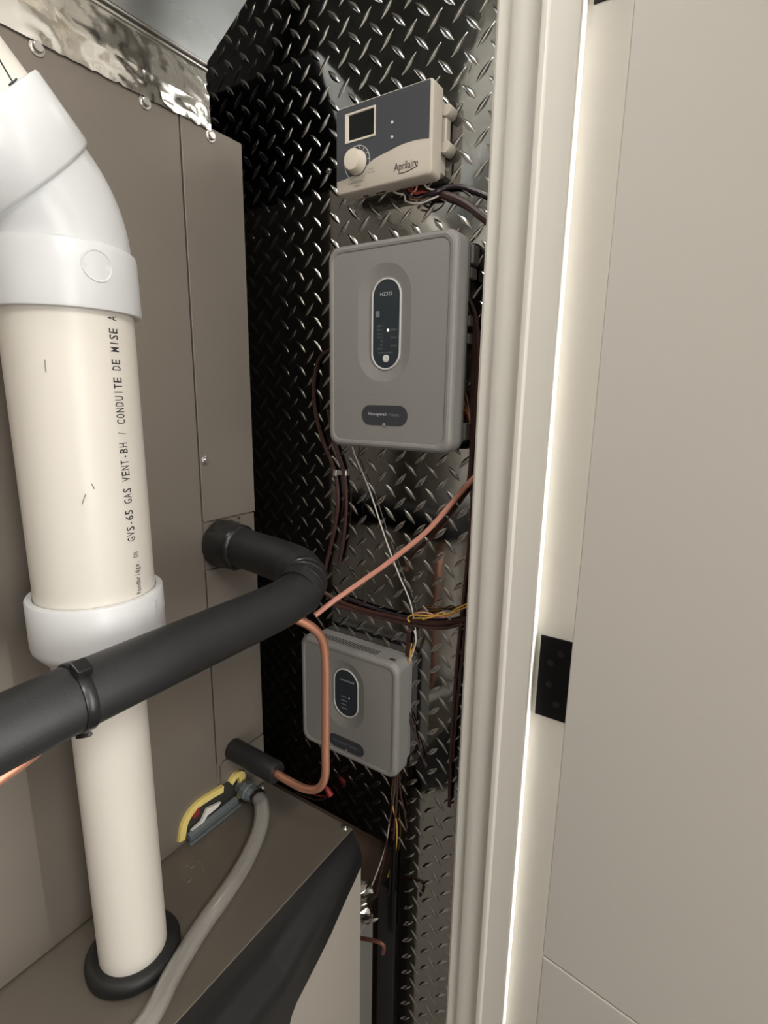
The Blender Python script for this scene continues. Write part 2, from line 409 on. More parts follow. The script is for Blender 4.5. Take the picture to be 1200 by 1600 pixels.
# drain opening: flat dark sheet for the shade inside, yellow gasket, pan lip, scrap
obj('drain_shade_sheet', box((PX-0.0024, 0.334, -0.5315), (PX-0.0022, 0.428, -0.4900)), M['seam'], cab, False)
def strip_poly(pts, w):
    P = [Vector(p) for p in pts]; L_, R_ = [], []
    for i, p in enumerate(P):
        t = (P[min(i+1, len(P)-1)]-P[max(i-1, 0)]).normalized(); n = Vector((-t.y, t.x))
        ww = w[i] if isinstance(w, (list, tuple)) else w
        L_.append(p+n*ww/2); R_.append(p-n*ww/2)
    return [tuple(q) for q in L_+R_[::-1]]
ga = [onX(x, y, PX) for x, y in ((281, 1312), (287, 1283), (303, 1259), (325, 1243), (346, 1231))]
bm = prism(strip_poly([(p.y, p.z) for p in spline(ga, 5)], 0.0085), 'x', PX-0.0015, PX+0.0045)
g1 = obj('foam_gasket', bm, M['yellow'], cab, True, 50); g1['label'] = 'yellow foam gasket strip along the drain opening'
gb = [onX(x, y, PX) for x, y in ((357, 1222), (366, 1210), (374, 1209), (375, 1230), (374, 1243))]
bm = prism(strip_poly([(p.y, p.z) for p in spline(gb, 4)], [0.008]*8+[0.010]*9), 'x', PX+0.0004, PX+0.0055)
g2 = obj('foam_gasket', bm, M['yellow'], cab, True, 50); g2['label'] = 'yellow foam gasket tab above the drain fitting'
a, b = onX(292, 1312, PX), onX(372, 1246, PX)
obj('drain_pan_lip', tube([Vector((PX+0.002, 0.335, -0.5265)), Vector((PX+0.002, 0.410, -0.5265))], 0.0058, 6), M['pan'], cab, True, 30)
obj('drain_pan_edge', box((PX+0.004, 0.333, -0.5345), (PX+0.0095, 0.413, -0.5315), 0.0008, 1), M['pan'], cab, False)
pp = [onX(x, y, PX) for x, y in ((297, 1297), (313, 1282), (322, 1262), (343, 1252), (338, 1260), (322, 1273), (312, 1290))]
obj('paper_scrap', prism([(q.y, q.z) for q in pp], 'x', PX-0.0005, PX+0.0030), M['paper'], cab, False)
pp = [onX(x, y, PX) for x, y in ((296, 1274), (307, 1258), (308, 1268), (300, 1276))]
obj('red_mark', prism([(q.y, q.z) for q in pp], 'x', PX+0.0044, PX+0.0050), M['redwire'], cab, False)

# ------------------------------------------------------------------ furnace below
fur = thing('furnace', 'taupe furnace cabinet whose top carries the white vent pipe, black arched front trim', 'furnace', (-0.68, 0.10, -1.40))
FE = 0.4645; FX = -0.343
obj('body', box((-1.02, -0.28, -1.399), (FX, FE, SZ-0.0015), 0.001, 1), M['taupe'], fur, False)
obj('top_panel', box((-1.02, -0.28, SZ-0.0015), (FX+0.0008, FE+0.0008, SZ), 0.0005, 1), M['shelf'], fur, False)
LOWARCH = [(0.4645, -0.5809), (0.450, -0.5895), (0.432, -0.5990), (0.415, -0.609), (0.398, -0.6195), (0.375, -0.6300), (0.352, -0.6385), (0.335, -0.6450), (0.3265, -0.6520), (0.3215, -0.6620), (0.3190, -0.6800), (0.318, -0.74)]
fd = obj('front_door', prism([(y, z+0.003) for y, z in LOWARCH] + [(-0.28, -0.737), (-0.28, -1.39), (FE, -1.39)], 'x', FX, -0.3285), M['lightgrey'], fur, False); fd['label'] = 'light grey front door panel'
# black arched trim: rounded section, lower edge an arch
low = [(0.4645, -0.5809), (0.450, -0.5895), (0.432, -0.5990), (0.415, -0.609), (0.398, -0.6195), (0.375, -0.6300), (0.352, -0.6385), (0.335, -0.6450), (0.3265, -0.6520), (0.3215, -0.6620), (0.3190, -0.6800), (0.318, -0.74)]
rings = []
for i, (y, zl) in enumerate(low + [(0.20, -0.74), (-0.28, -0.74)]):
    k_ = min(1, max(0, (0.4645-y)/0.16)); dpt = 0.0150 + 0.008*k_; d1 = 0.004 + 0.040*k_; d2_ = d1+0.028
    zt = SZ-0.0012
    ring = [Vector((FX+0.0005, y, zt))]
    for k in range(1, 25):
        z = max(zl, zt-k*0.0092); dd = zt-z
        g = 0.0 if dd < d1 else (1.0 if dd > d2_ else math.sin((dd-d1)/(d2_-d1)*PI/2))
        ring.append(Vector((FX+0.0010+dpt*g, y, z)))
    ring.append(Vector((FX+0.0005, y, zl)))
    rings.append(ring)
bm = bmesh.new(); loft(bm, rings); bmesh.ops.remove_doubles(bm, verts=bm.verts, dist=1e-6); bmesh.ops.dissolve_degenerate(bm, edges=bm.edges, dist=1e-6)
ft = obj('front_trim', bm, M['blackgloss'], fur, True, 50); ft['label'] = 'glossy black arched trim along the front edge'
for (px, py) in ((412, 1229), (541, 1290)):
    p = onZ(px, py, SZ); screw_head('screw', (p.x, p.y-0.003, SZ-0.0003), (0, 0, 1), 0.0034, M['steel'], fur)
AX, AY = -0.4255, 0.2213
obj('rubber_grommet', lathe([(0.0302, 0), (0.0400, 0), (0.0425, 0.003), (0.0425, 0.009), (0.0395, 0.013), (0.0345, 0.0145), (0.0302, 0.013)], (AX, AY, SZ-0.0003), (0, 0, 1), 48, cap=False), M['rubber'], fur)
def on_shelf(px, py): return onZ(px, py, SZ)
for k, pts in enumerate((((290, 1352), (300, 1356), (304, 1352)), ((309, 1345), (316, 1352), (317, 1362)), ((286, 1374), (293, 1379), (299, 1374)))):
    obj('chalk_smudge', tube([p+Vector((0, 0, 0.0002)) for p in spline([on_shelf(*q) for q in pts], 4)], 0.0006, 5), M['ductgrey'], fur)

# ------------------------------------------------------------------ supply duct
duct = thing('supply_duct', 'galvanised sheet-metal supply duct above the coil cabinet, joint wrapped in foil tape', 'duct', (-0.75, 0.10, 0.27))
DE = 0.4215
obj('collar', box((-1.0, -0.26, 0.2692), (PX-0.004, DE, 0.324), 0.001, 1), M['galv'], duct, False)
shape = [(-0.26, 0.324), (DE, 0.324), (DE+0.006, 0.334), (0.482, 0.413), (0.486, 0.421), (0.170, 0.366), (0.155, 0.380), (0.030, 0.650), (-0.135, 1.046), (-0.44, 1.046), (-0.26, 0.40)]
obj('transition', prism(shape, 'x', -1.0, PX-0.003), M['galv'], duct, False)
for dz, r in ((0.3212, 0.0022), (0.3268, 0.0017)):
    obj('joint_bead', tube([Vector((PX-0.0015, -0.25, dz)), Vector((PX-0.0015, DE+0.001, dz))], r, 10), M['foil'], duct)
from mathutils import noise
def crumple(z0, z1, x_bot, x_top, nz, amp, name, seed):
    bm = bmesh.new(); rows = []
    ys = [-0.20+i*(DE+0.20)/150 for i in range(151)]
    side = [0.004*i for i in range(1, 16)]
    for j in range(nz+1):
        t = j/nz; z = z0+(z1-z0)*t; xb = x_bot+(x_top-x_bot)*t; row = []
        for y in ys:
            e = max(0, (y-0.18)/(DE-0.18)); a = amp*(0.25+1.25*e**2)*(0.35 if j in (0,) else 1)
            d = a*(noise.noise(Vector((y*45+seed, z*70, 0)))+0.35*e*noise.noise(Vector((y*200+seed, z*200, 4))))
            row.append(Vector((xb+0.0009+abs(d), y, z-0.004*e*(1-t)*noise.noise(Vector((y*160, seed, 1)))+0.0)))
        for s in side:
            d = amp*1.6*noise.noise(Vector((s*200+seed, z*160, 7)))
            row.append(Vector((xb-s, DE+0.0014+abs(d), z-0.10*s*(1-t)+0.02*s)))
        rows.append(row)
    loft(bm, rows, closed=False, cap0=False, cap1=False)
    o = obj(name, bm, M['foil'], duct, True, 60)
    return o
crumple(0.2660, 0.2875, PX+0.0012, PX+0.0015, 8, 0.0024, 'foil_tape', 3.1)
crumple(0.2870, 0.3195, PX+0.0012, PX-0.0030, 10, 0.0016, 'foil_tape', 9.7)

# ------------------------------------------------------------------ vent pipe
vent = thing('vent_pipe', 'cream and white plastic gas vent pipe rising through the furnace top to an elbow', 'pipe', (AX, AY, SZ))
R3, R2 = 0.0445, 0.0302
obj('lower_pipe', lathe([(R2, SZ+0.0003), (R2, -0.19)], (AX, AY, 0), (0, 0, 1), 64), M['pvc'], vent)
obj('reducer', lathe([(R2+0.0005, -0.228), (0.0355, -0.228), (0.0375, -0.226), (0.0395, -0.214), (0.0480, -0.2035), (0.0502, -0.2005), (0.0508, -0.197), (0.0508, -0.1600), (0.0500, -0.1588), (0.0455, -0.1588), (0.0449, -0.160), (0.0449, -0.172)], (AX, AY, 0), (0, 0, 1), 72, cap=False), M['fitting'], vent)
mid = obj('pipe', lathe([(R3, -0.175), (R3, 0.085)], (AX, AY, 0), (0, 0, 1), 72), M['pvc'], vent)
# elbow: socket, 45 degree sweep towards -Y, socket
ZB = 0.1205; E45 = Vector((0, -math.sin(PI/4), math.cos(PI/4)))
def ring(c, ax, r, seg=72):
    ax = Vector(ax).normalized(); e1 = Vector((1, 0, 0)); e2 = ax.cross(e1).normalized()
    return [c+(e1*math.cos(2*PI*k/seg)+e2*math.sin(2*PI*k/seg))*r for k in range(seg)]
bm = bmesh.new(); rr = []
c0 = Vector((AX, AY, 0)); B0 = Vector((AX, AY, ZB))
up = Vector((0, 0, 1))
for r, z in ((0.0448, 0.070), (0.0448, 0.0565), (0.0480, 0.0555), (0.0498, 0.0560), (0.0503, 0.0575), (0.0496, 0.0955), (0.0488, 0.0985), (0.0462, 0.1000)):
    rr.append(ring(c0+up*z, up, r))
Rb = 0.056; tl = Rb*math.tan(PI/8); cen = B0-up*tl+Vector((0, -Rb, 0))
for k in range(13):
    a = PI/4*k/12
    c = cen+Vector((0, Rb*math.cos(a), Rb*math.sin(a))); ax = Vector((0, -math.sin(a), math.cos(a)))
    rr.append(ring(c, ax, 0.0460))
for r, t in ((0.0462, 0.0245), (0.0490, 0.0258), (0.0500, 0.0275), (0.0506, 0.0660), (0.0498, 0.0680), (0.0452, 0.0682), (0.0447, 0.0650)):
    rr.append(ring(B0+E45*t, E45, r))
loft(bm, rr, cap0=False, cap1=False)
elb = obj('elbow', bm, M['fitting'], vent, True, 35)
upc = obj('upper_pipe', lathe([(R3, 0.055), (R3, 0.60)], B0, E45, 72), M['pvc'], vent)
# round gate mark on the lower socket
p = Vector((AX, AY, 0)); q = onX(153, 415, AX+0.036)
th0 = math.atan2(q.y-AY, 0.040); zc = 0.0835
d = ray(153, 415); s_ = 0.0
best = None
for k in range(400):
    th = -0.9+k*0.006
    P_ = Vector((AX+math.cos(th)*0.050, AY+math.sin(th)*0.050, 0))
    t_ = (P_.x*d.x+P_.y*d.y)/(d.x*d.x+d.y*d.y); e_ = (Vector((d.x, d.y, 0))*t_-P_).length
    if best is None or e_ < best[0]: best = (e_, th, d.z*t_)
th0, zc = best[1], best[2]
bm = bmesh.new()
def cp(rad, a, off): 
    th = th0+rad*math.cos(a)/0.0495; z = zc+rad*math.sin(a)
    rs = 0.0503-(z-0.0575)*(0.0007/0.038)+off
    return Vector((AX+math.cos(th)*rs, AY+math.sin(th)*rs, z))
loft(bm, [[cp(r, 2*PI*k/40, o_) for k in range(40)] for r, o_ in ((0.0108, -0.0003), (0.0105, 0.0006), (0.0096, 0.0006), (0.0092, 0.0001), (0.004, 0.0003))])
obj('gate_mark', bm, M['fitting'], elb, True, 50)
# printing on the pipe
def theta_at(px, py, R3=R3):
    d = ray(px, py); best = None
    for k in range(800):
        th = -1.2+k*0.003
        P_ = Vector((AX+math.cos(th)*R3, AY+math.sin(th)*R3, 0)); t_ = (P_.x*d.x+P_.y*d.y)/(d.x*d.x+d.y*d.y)
        if (P_.x*math.cos(th)+P_.y*math.sin(th)) > 0: continue     # far side
        e_ = (Vector((d.x, d.y, 0))*t_-P_).length
        if best is None or e_ < best[0]: best = (e_, th, d.z*t_)
    return best[1], best[2]
tA, zA = theta_at(171, 486); tB, zB = theta_at(208, 845); tC, zC = theta_at(213, 862); tD, zD = theta_at(218, 928)
tr, zr = theta_at(244, 950, 0.0508)
bm = bmesh.new()
loft(bm, [[Vector((AX+math.cos(tr+a)*r, AY+math.sin(tr+a)*r, zr+b)) for a, b in ((-0.05, -0.008), (0.0, -0.008), (0.05, -0.008), (0.05, 0.008), (0.0, 0.008), (-0.05, 0.008))] for r in (0.0504, 0.0513)])
obj('raised_tab', bm, M['fitting'], vent, False)
tm = (tA+tB)/2
cyl_text('GVS-65 GAS VENT-BH / CONDUITE DE MISE A', (AX, AY), R3, tm, (zA+zB)/2-0.0015, zA-zB-0.003, 0.0072, M['ink'], mid)
cyl_text('Woodbridge, ON', (AX, AY), R3, (tC+tD)/2, (zC+zD)/2, zC-zD, 0.0064, M['ink'], mid)
def on_upper(px, py):
    "where the view line meets the slanting pipe"
    d = ray(px, py); w = -B0; dp = d-E45*d.dot(E45); wp = w-E45*w.dot(E45)
    a, b, c = dp.dot(dp), 2*dp.dot(wp), wp.dot(wp)-(R3+0.0002)**2
    return d*((-b-math.sqrt(b*b-4*a*c))/(2*a))
bm = bmesh.new()
tube([on_upper(*q) for q in ((-6, 84), (2, 98), (12, 115), (21, 130))], 0.0005, 6, bm)
tube([on_upper(*q) for q in ((14, 133), (20, 129), (26, 123))], 0.0005, 6, bm)
mk = obj('printed_mark', bm, M['ink'], upc)
for pts in (((128, 788), (131, 780), (134, 772)), ((143, 756), (146, 761), (147, 764)), ((70, 562), (71, 575), (72, 582))):
    tz = [theta_at(*q) for q in pts]
    obj('scuff_mark', tube([Vector((AX+math.cos(t)*(R3+0.0001), AY+math.sin(t)*(R3+0.0001), z)) for t, z in tz], 0.0004, 5), M['ductgrey'], mid)

# ------------------------------------------------------------------ insulated suction line
suc = thing('suction_line', 'thick black foam-insulated refrigerant pipe crossing in front of the white vent pipe', 'pipe', (-0.42, 0.41, -0.175))
SX, SZL, SR = -0.343, -0.1965, 0.0225
stub = [(PX+0.0010, 0.4085, -0.1715), (-0.470, 0.409, -0.1725), (-0.440, 0.4095, -0.1745), (-0.405, 0.4095, -0.177), (-0.380, 0.4085, -0.1795), (-0.3605, 0.402, -0.183), (-0.3490, 0.389, -0.187), (-0.345, 0.374, -0.190)]
sl = obj('insulation_elbow', tube(spline(stub, 6), lambda t: 0.0228+0.0006*math.sin(t*23)*(t > .55), 28), M['foam'], suc)
run = [(SX-0.0015, 0.386, -0.1915), (SX-0.0005, 0.37, SZL+0.003), (SX, 0.34, SZL+0.0005), (SX, 0.28, SZL), (SX, 0.20, SZL-0.0003), (SX, 0.15, SZL-0.0010), (SX, 0.115, SZL-0.0022), (SX, 0.05, SZL-0.004), (SX, -0.24, SZL-0.008)]
def rr_(t): 
    r = SR
    if t < 0.03: r = SR*(0.86+0.14*math.sqrt(t/0.03))
    return r
obj('insulation_run', tube(spline(run, 8), rr_, 32), M['foam'], suc)
# tape creases round the mitre
for k, (cx_, cy_, cz_, tx, ty, rr2) in enumerate(((-0.3555, 0.3985, -0.1845, 0.75, -0.66, 0.0232), (-0.3508, 0.3925, -0.1860, 0.5, -0.86, 0.0233), (-0.3472, 0.3850, -0.1880, 0.3, -0.95, 0.0232))):
    ax = Vector((tx, ty, -0.15)).normalized()
    bm = lathe([(rr2-0.0016, -0.0035), (rr2+0.0003, -0.0015), (rr2+0.0008, 0), (rr2+0.0001, 0.002), (rr2-0.0016, 0.0035)], (cx_, cy_, cz_), ax, 28, cap=False)
    for v in bm.verts: v.co += v.normal*0.0
    obj('tape_wrap', bm, M['tape'], suc)
bm = bmesh.new()
prof = [(0.0255, 0.0016), (0.0275, 0.002), (0.0285, 0.008), (0.0272, 0.014), (0.0278, 0.020), (0.0262, 0.027), (0.0268, 0.033), (0.0240, 0.037), (0.0225, 0.0375)]
lathe(prof, (PX-0.001, 0.4085, -0.1720), (1, 0.01, -0.04), 40, bm, cap=False)
for v in bm.verts:
    n_ = noise.noise(Vector(v.co)*130)*0.0016
    dirv = Vector((0, v.co.y-0.4085, v.co.z+0.172)).normalized(); v.co += dirv*n_
cf = obj('taped_cuff', bm, M['tape'], suc, True, 60); cf['label'] = 'wrinkled black tape cuff at the cabinet wall'

# cable tie round the insulated pipe
TY = 0.1635
tp = onX(140, 1095, SX+SR*0.8); TY = tp.y+0.001
zt_ = SZL-0.0008
tie = thing('cable_tie', 'black plastic cable tie cinched round the thick foam-insulated pipe', 'cable tie', (SX, TY, zt_-SR))
bm = lathe([(SR+0.0002, -0.0040), (SR+0.0012, -0.0038), (SR+0.0016, -0.0028), (SR+0.0016, 0.0028), (SR+0.0012, 0.0038), (SR+0.0002, 0.0040)], (SX, TY, zt_), (0.06, 1, 0), 40, cap=False)
obj('strap', bm, M['blackgloss'], tie, True, 30)
bm = box((-0.0055, -0.0050, -0.003), (0.0055, 0.0050, 0.0038), 0.0008)
aa = math.radians(66); hp = Vector((SX+math.cos(aa)*(SR+0.0035), TY-0.0005, zt_+math.sin(aa)*(SR+0.0035)))
bm.transform(Matrix.Translation(hp) @ Matrix.Rotation(-(aa-PI/2), 4, 'Y')); obj('tie_head', bm, M['blackgloss'], tie, False)
obj('tie_tail', tube(spline([(SX+0.012, TY, zt_-SR-0.0005), (SX+0.004, TY+0.001, zt_-SR-0.0052), (SX-0.002, TY-0.002, zt_-SR-0.007)], 5), 0.0016, 6), M['blackgloss'], tie)

# ------------------------------------------------------------------ liquid line
liq = thing('liquid_line', 'bright copper refrigerant tube bending up from a short black foam stub', 'pipe', (-0.45, 0.41, -0.455))
LY, LZ = 0.4105, -0.4500
fs = obj('foam_sleeve', lathe([(0.0052, 0.0), (0.0128, 0.0), (0.0136, 0.0015), (0.0136, 0.077), (0.0128, 0.0785), (0.0052, 0.0785)], (PX+0.0008, LY, LZ), (1, 0, -0.03), 28, cap=False), M['foam'], liq, True, 40)
fs['label'] = 'short black foam sleeve on the copper tube'
CZ = SZL-SR-0.0052
cpath = [(-0.430, LY, LZ-0.002), (-0.400, LY, LZ-0.004), (-0.372, 0.411, LZ-0.0035), (-0.352, 0.4125, LZ+0.006), (-0.343, 0.4135, LZ+0.026), (-0.3425, 0.414, LZ+0.06), (-0.3420, 0.4145, LZ+0.12), (-0.3420, 0.4145, -0.285), (-0.3425, 0.4110, -0.258), (-0.3450, 0.400, -0.2400), (-0.3520, 0.384, -0.2260), (-0.3630, 0.362, -0.2130), (-0.3690, 0.335, -0.2030), (-0.3700, 0.30, -0.2010), (-0.3700, 0.22, -0.2010), (-0.3690, 0.19, -0.2050), (-0.3620, 0.165, -0.2165), (-0.3480, 0.125, -0.2262), (-0.3420, 0.07, -0.2300), (-0.3410, 0.0, -0.2325), (-0.341, -0.24, -0.2345)]
obj('copper_tube', tube(spline(cpath, 7), 0.00475, 16), M['copper'], liq)

# ------------------------------------------------------------------ clear drain hose
hose = thing('drain_hose', 'clear vinyl condensate hose lying across the furnace top from a dark fitting', 'hose', (-0.40, 0.33, SZ))
hr = 0.0092
hp_ = [(-0.4620, 0.4190, -0.5120), (-0.4480, 0.4125, -0.5130), (-0.4320, 0.3960, -0.5190), (-0.4190, 0.3720, -0.5240), (-0.4060, 0.3400, SZ+hr+0.0003), (-0.3960, 0.3060, SZ+hr+0.0003), (-0.3860, 0.2660, SZ+hr+0.0003), (-0.3720, 0.2250, SZ+hr+0.0003), (-0.3570, 0.1900, SZ+hr+0.0003), (-0.354, 0.14, SZ+hr+0.0003), (-0.356, 0.08, SZ+hr+0.0003)]
hs = spline(hp_, 7); bm = bmesh.new()
ro_ = sweep_rings(hs, hr, 24); ri_ = sweep_rings(hs, hr*0.74, 24)
loft(bm, ro_, cap0=False, cap1=False); 
bm2 = bmesh.new(); loft(bm2, ri_, cap0=False, cap1=False); 
bmesh.ops.recalc_face_normals(bm, faces=bm.faces); bmesh.ops.recalc_face_normals(bm2, faces=bm2.faces); bmesh.ops.reverse_faces(bm2, faces=bm2.faces)
me2 = bpy.data.meshes.new('t'); bm2.to_mesh(me2); bm2.free(); bm.from_mesh(me2)
meh = bpy.data.meshes.new('clear_tube')
for f in bm.faces: f.smooth = True
bm.to_mesh(meh); bm.free(); link('clear_tube', meh, M['vinyl'], hose)
fit = obj('drain_fitting', lathe([(0.0080, 0), (0.0098, 0), (0.0098, 0.010), (0.0125, 0.011), (0.0125, 0.020), (0.0105, 0.021), (0.0105, 0.0255), (0.0080, 0.030), (0.0070, 0.034)], (PX+0.0006, 0.4205, -0.5115), (1, -0.10, -0.02), 8), M['pan'], hose, True, 30)
fit['label'] = 'dark grey barbed drain fitting at the hose end'
obj('fitting_clamp', lathe([(0.0094, -0.003), (0.0106, -0.003), (0.0106, 0.003), (0.0094, 0.003)], (-0.4600, 0.4182, -0.5122), (1, -0.45, -0.05), 20, cap=False), M['tape'], hose)

# ------------------------------------------------------------------ wall boxes
def enclosure(t, cx, cz, hw, hh, r, yf, oval, dish, dish_d, backinset=0.006):
    "front cover with a dished face round the oval window, and a smaller rear box"
    c = (oval[0], oval[1])
    yc = WY-0.016
    rects = [(cx, cz, hw, hh, r)]; A_ = angles_for(c, rects + [dish])
    rg = [ring_rr(c, cx, cz, hw-0.001, hh-0.001, r, yc, A_), ring_rr(c, cx, cz, hw, hh, r, yc-0.001, A_), ring_rr(c, cx, cz, hw, hh, r, yf+0.006, A_),
          ring_rr(c, cx, cz, hw-0.0010, hh-0.0010, r, yf+0.0030, A_), ring_rr(c, cx, cz, hw-0.0028, hh-0.0028, r-0.001, yf+0.0008, A_), ring_rr(c, cx, cz, hw-0.0050, hh-0.0050, r-0.002, yf, A_),
          ring_rr(c, cx, cz, hw-0.0075, hh-0.0075, r-0.003, yf+0.0004, A_), ring_rr(c, cx, cz, hw-0.0085, hh-0.0085, r-0.003, yf+0.0012, A_)]
    fl = yf+0.0012
    rg.append(ring_rr(c, *dish, fl, A_))
    d2 = (dish[0], dish[1], dish[2]-0.0125, dish[3]-0.0125, dish[4]-0.0125)
    rg.append(ring_rr(c, *d2, fl+dish_d, A_))
    bm = bmesh.new(); loft(bm, rg)
    o = obj('cover', bm, M['boxgrey'], t, True, 11)
    A2 = angles_for((cx, cz), [(cx, cz, hw-backinset, hh-backinset, max(0.004, r-0.004))], 24)
    bm = bmesh.new(); loft(bm, [ring_rr((cx, cz), cx, cz, hw-backinset, hh-backinset, max(0.004, r-0.004), y, A2) for y in (WY-0.0005, yc+0.0002)])
    obj('back_box', bm, M['boxback'], t, True, 30)
    return o, fl, fl+dish_d
def oval_window(t, cx, cz, hw, hh, y):
    A_ = [2*PI*k/72 for k in range(72)]
    A_ = angles_for((cx, cz), [(cx, cz, hw, hh, hw)], 24)
    bm = bmesh.new()
    loft(bm, [ring_rr((cx, cz), cx, cz, hw+0.0012, hh+0.0012, hw+0.0012, y, A_), ring_rr((cx, cz), cx, cz, hw+0.0010, hh+0.0010, hw+0.0010, y-0.0013, A_),
              ring_rr((cx, cz), cx, cz, hw-0.0003, hh-0.0003, hw-0.0003, y-0.0013, A_), ring_rr((cx, cz), cx, cz, hw-0.0006, hh-0.0006, hw-0.0006, y-0.0004, A_)], cap0=False, cap1=False)
    rim = obj('window_rim', bm, M['rim'], t, True, 30); rim['label'] = 'pale rim of the oval window'
    bm = bmesh.new(); loft(bm, [ring_rr((cx, cz), cx, cz, hw-0.0005, hh-0.0005, hw-0.0005, yy, A_) for yy in (y+0.0002, y-0.0005)])
    return obj('status_window', bm, M['display'], t, True, 30), y-0.00055
def badge(t, cx, cz, hw, hh, y, notch=True):
    A_ = angles_for((cx, cz), [(cx, cz, hw, hh, hh)], 24)
    bm = bmesh.new(); loft(bm, [ring_rr((cx, cz), cx, cz, hw, hh, hh, yy, A_) for yy in (y+0.0004, y-0.0005)])
    o = obj('badge', bm, M['pill'], t, True, 30); o['label'] = 'dark pill-shaped name badge'
    if notch: obj('badge_notch', lathe([(0.0022, 0), (0.0022, 0.0004), (0.0015, 0.0006)], (cx, y-0.00045, cz-hh+0.0005), (0, -1, 0), 14), M['boxgrey'], o)
    return o

# --- large zone panel
zp = thing('zone_panel', 'large upright grey zone control box in the middle of the tread plate wall', 'control box', (-0.3225, WY, -0.0565))
cover, fl, dl = enclosure(zp, -0.3225, 0.0510, 0.0795, 0.1080, 0.0135, 0.4955, (-0.3255, 0.0755), (-0.3265, 0.0755, 0.0335, 0.0600, 0.0330), 0.0030)
win, wy_ = oval_window(zp, -0.3250, 0.0748, 0.0172, 0.0455, dl)
obj('cover_seam', box((-0.390, fl-0.00012, 0.0024), (-0.2550, fl+0.0002, 0.0029)), M['boxback'], zp, False)
bd = badge(zp, -0.3240, -0.0200, 0.0297, 0.0108, fl)
wall_text('Honeywell', -0.3330, -0.0192, 0.0235, 0.0046, fl-0.00056, M['label'], bd)
wall_text('Home', -0.3115, -0.0188, 0.0130, 0.0036, fl-0.00056, M['dim'], bd)
wall_text('HZ322', -0.3252, 0.1055, 0.0150, 0.0034, wy_, M['label'], win)
lz = [0.0800+0.0007-0.0041*k for k in range(7)]
for s, z in zip(('HEAT 1', 'HEAT 2', 'COOL 1', 'COOL 2', 'EM', 'FAN', 'ERROR'), [0.0735, 0.0697, 0.0655, 0.0617, 0.0580, 0.0541, 0.0503]):
    w = 0.0013*len(s); wall_text(s, -0.3288-w/2, z, w, 0.0017, wy_, M['dim'], win)
for s, z in zip(('ZONE 1', 'ZONE 2', 'ZONE 3'), (0.0692, 0.0612, 0.0530)):
    wall_text(s, -0.3150, z, 0.0078, 0.0019, wy_, M['dim'], win)
wall_text('CHECKOUT MODE', -0.3255, 0.0460, 0.0190, 0.0016, wy_, M['dim'], win)
obj('icon', box((-0.3382, wy_-0.0002, 0.0826), (-0.3336, wy_+0.0002, 0.0890), 0.0001, 1), M['dim'], win, False)
obj('status_light', lathe([(0.0011, 0), (0.0011, 0.0004), (0.0006, 0.0008)], (-0.3224, wy_+0.0002, 0.0690), (0, -1, 0), 12), M['led'], win)
obj('push_button', lathe([(0.0040, 0), (0.0040, 0.0008), (0.0034, 0.0012), (0.0022, 0.0012), (0.0010, 0.0007)], (-0.3245, wy_+0.0003, 0.0400), (0, -1, 0), 20), M['rim'], win)
bk = box((-0.2510, 0.508, 0.0700), (-0.2440, 0.5395, 0.0830), 0.001); 
for z in (-0.040, 0.055, 0.072, 0.118):
    obj('terminal_block', box((-0.2460, WY-0.0150, z), (-0.2415, WY-0.0020, z+0.010), 0.0006, 1), M['boxback'], zp, False)
for z in (-0.035, 0.140): obj('mounting_ear', box((-0.2475, WY-0.0160, z-0.009), (-0.2400, WY-0.0008, z+0.009), 0.0015), M['boxback'], zp, False)

# --- small transformer/zone box lower down
sp = thing('expansion_panel', 'smaller square grey control box partly behind the copper tube', 'control box', (-0.377, WY, -0.470))
cover2, fl2, dl2 = enclosure(sp, -0.3780, -0.3920, 0.0780, 0.0790, 0.0130, 0.4985, (-0.3805, -0.3775), (-0.3820, -0.3785, 0.0320, 0.0480, 0.0318), 0.0030, 0.005)
win2, wy2 = oval_window(sp, -0.3805, -0.3770, 0.0190, 0.0330, dl2)
obj('printed_line', box((-0.3895, wy2-0.0001, -0.3605), (-0.3675, wy2+0.0002, -0.3582)), M['dim'], win2, False)
for k in range(4):
    obj('printed_line', box((-0.3885, wy2-0.0001, -0.3838-0.0055*k), (-0.3800+0.0012*(k % 2), wy2+0.0002, -0.3824-0.0055*k)), M['dim'], win2, False)
obj('status_light', lathe([(0.0011, 0), (0.0011, 0.0004), (0.0006, 0.0008)], (-0.3755, wy2+0.0002, -0.3830), (0, -1, 0), 12), M['rim'], win2)
bd2 = badge(sp, -0.3780, -0.4500, 0.0285, 0.0092, fl2)
wall_text('Honeywell', -0.3880, -0.4495, 0.0230, 0.0040, fl2-0.00056, M['dim'], bd2)
wall_text('Home', -0.3665, -0.4492, 0.0125, 0.0034, fl2-0.00056, M['dim'], bd2)
for k in range(26):
    x = -0.4300+k*0.0036
    obj('vent_slot', box((x, 0.5075, -0.3132), (x+0.0014, 0.5190, -0.3126)), M['seam'], sp, False)
obj('latch_slot', box((-0.3185, 0.5075, -0.3162), (-0.3110, 0.5115, -0.3125)), M['seam'], sp, False)

